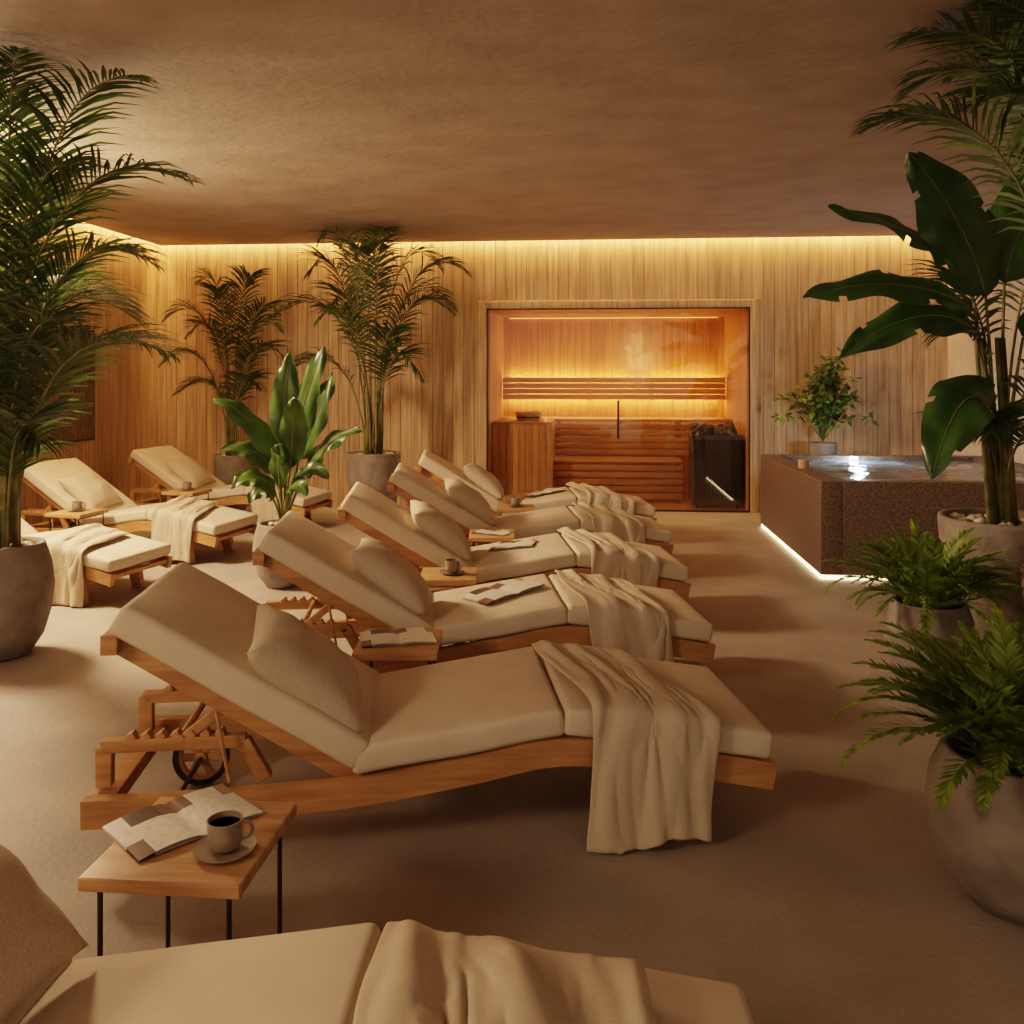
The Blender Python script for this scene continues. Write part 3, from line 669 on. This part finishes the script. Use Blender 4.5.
# shrub behind tub
b=B(); rn=random.Random(9); pot(b,2.42,9.38,.14,.80,'taper',M_pot,0)
for i in range(60):
    a=rn.random()*6.28; e=rn.uniform(.10,1.5); L=rn.uniform(.40,.90); d=Vector((math.cos(a)*math.cos(e)*.62,math.sin(a)*math.cos(e)*.5,math.sin(e)))
    p0=Vector((2.42,9.38,.82)); p1=p0+d*L*.5+Vector((0,0,.28)); p2=p0+d*L+Vector((0,0,.10)); b.add(tube([p0,p1,p2],[.008,.005,.002],5),M_stem)
    for k in range(18):
        t=.35+.65*k/17; q=bez(p0,p1,p2,t); dd=Vector((rn.uniform(-1,1),rn.uniform(-1,1),rn.uniform(-.8,.5))).normalized(); l=rn.uniform(.07,.12)
        sd=dd.cross(Vector((rn.uniform(-.4,.4),-.5,1))).normalized()*l*.28
        b.add(([q,q+dd*l*.45+sd,q+dd*l,q+dd*l*.45-sd],[(0,1,2,3)]),M_fern if k%3==0 else M_palm)
clampb(b); b.obj('potted_shrub',True,None)

# ---------------------------------------------------------------- hot tub
TX0,TX1,TY0,TY1,TZ=1.69,3.80,6.62,8.88,.72
b=B(); wl=.16
def bx(x0,x1,y0,y1,z0,z1,m,r=.008): b.add(rbox(((x1-x0)/2,(y1-y0)/2,(z1-z0)/2),r),m,T((x0+x1)/2,(y0+y1)/2,(z0+z1)/2))
bx(TX0,TX0+wl,TY0,TY1,.035,TZ,M_stone); bx(TX0+wl,TX1,TY0,TY0+wl,.035,TZ,M_stone); bx(TX0+wl,TX1,TY1-wl,TY1,.035,TZ,M_stone); bx(TX1-wl,TX1,TY0+wl,TY1-wl,.035,TZ,M_stone)
bx(TX0+.04,TX1,TY0+.04,TY1-.04,0,.1,M_black,.002)
bx(TX0+wl,TX1-wl,TY0+wl,TY1-wl,.1,.3,M_stone)
o=b.obj('tub_shell'); tub=empty('hot_tub',T(0,0,0)); o.parent=tub
b=B(); nx,ny=60,60; V=[];F=[]
for i in range(nx+1):
    for j in range(ny+1):
        x=TX0+wl+(TX1-TX0-2*wl)*i/nx; y=TY0+wl+(TY1-TY0-2*wl)*j/ny
        V.append(Vector((x,y,.682+.012*noise.noise(Vector((x*4,y*4,0)))+.006*noise.noise(Vector((x*11,y*11,4))))))
for i in range(nx):
    for j in range(ny): a=i*(ny+1)+j; F.append((a,a+ny+1,a+ny+2,a+1))
b.add((V,F),M_water); o=b.obj('tub_water',True,None); o.parent=tub
b=B(); b.add(box(TX0+.005,TX0+.03,TY0+.005,TY1-.01,.004,.028),M_ledT); b.add(box(TX0+.03,TX1,TY0+.005,TY0+.03,.004,.028),M_ledT); o=b.obj('tub_led_strip',False); o.parent=tub
b=B(); b.add(lathe([(.001,-.01),(.035,-.008),(.035,.012),(.001,.015)],20),M_spot,T(2.52,8.66,.705)); o=b.obj('tub_light'); o.parent=tub
b=B(); b.add(lathe([(.04,0),(.045,.01),(.045,.075),(.038,.075),(.038,.05),(.001,.05)],24),M_wallwood,T(1.79,7.55,TZ)); b.obj('candle_holder')

# ---------------------------------------------------------------- lights
def area(name,loc,target,size,energy,color,sy=None,spread=None):
    l=bpy.data.lights.new(name,'AREA'); l.energy=energy; l.color=color; l.size=size
    if sy: l.shape='RECTANGLE'; l.size_y=sy
    if spread: l.spread=spread
    o=link(bpy.data.objects.new(name,l)); o.location=loc; o.rotation_euler=(Vector(target)-Vector(loc)).to_track_quat('-Z','Y').to_euler(); return o
WARM=(1,.68,.43)
area('ceiling_lamp_key',(-4.6,5.3,2.75),(.2,4.0,.2),.7,370,WARM)
area('rear_fill_light',(-3.6,-.6,2.8),(0,3.6,.3),1.0,90,(1,.70,.47))  # added fill behind the camera to brighten the foreground, not a room fixture
area('sauna_fill_light',(.3,10.4,2.2),(.3,10.9,0),1.6,16,(1,.58,.24),.5)  # added warm fill below the sauna ceiling, supplements the LED strips
p=bpy.data.lights.new('tub_glow','POINT'); p.energy=12; p.color=(.70,.85,1); p.shadow_soft_size=.03
o=link(bpy.data.objects.new('tub_glow_lamp',p)); o.location=(2.52,8.5,.85)
w=bpy.data.worlds.new('World'); S.world=w; w.use_nodes=True; bg=w.node_tree.nodes['Background']; bg.inputs[0].default_value=(1,.73,.52,1); bg.inputs[1].default_value=.63

# ---------------------------------------------------------------- camera
c=bpy.data.cameras.new('camera'); c.lens=880/1024*36; c.sensor_width=36; c.shift_y=-137/1024; c.clip_start=.05
o=link(bpy.data.objects.new('camera',c)); o.location=(0,0,1.5); o.rotation_euler=(math.pi/2,0,math.radians(5)); S.camera=o
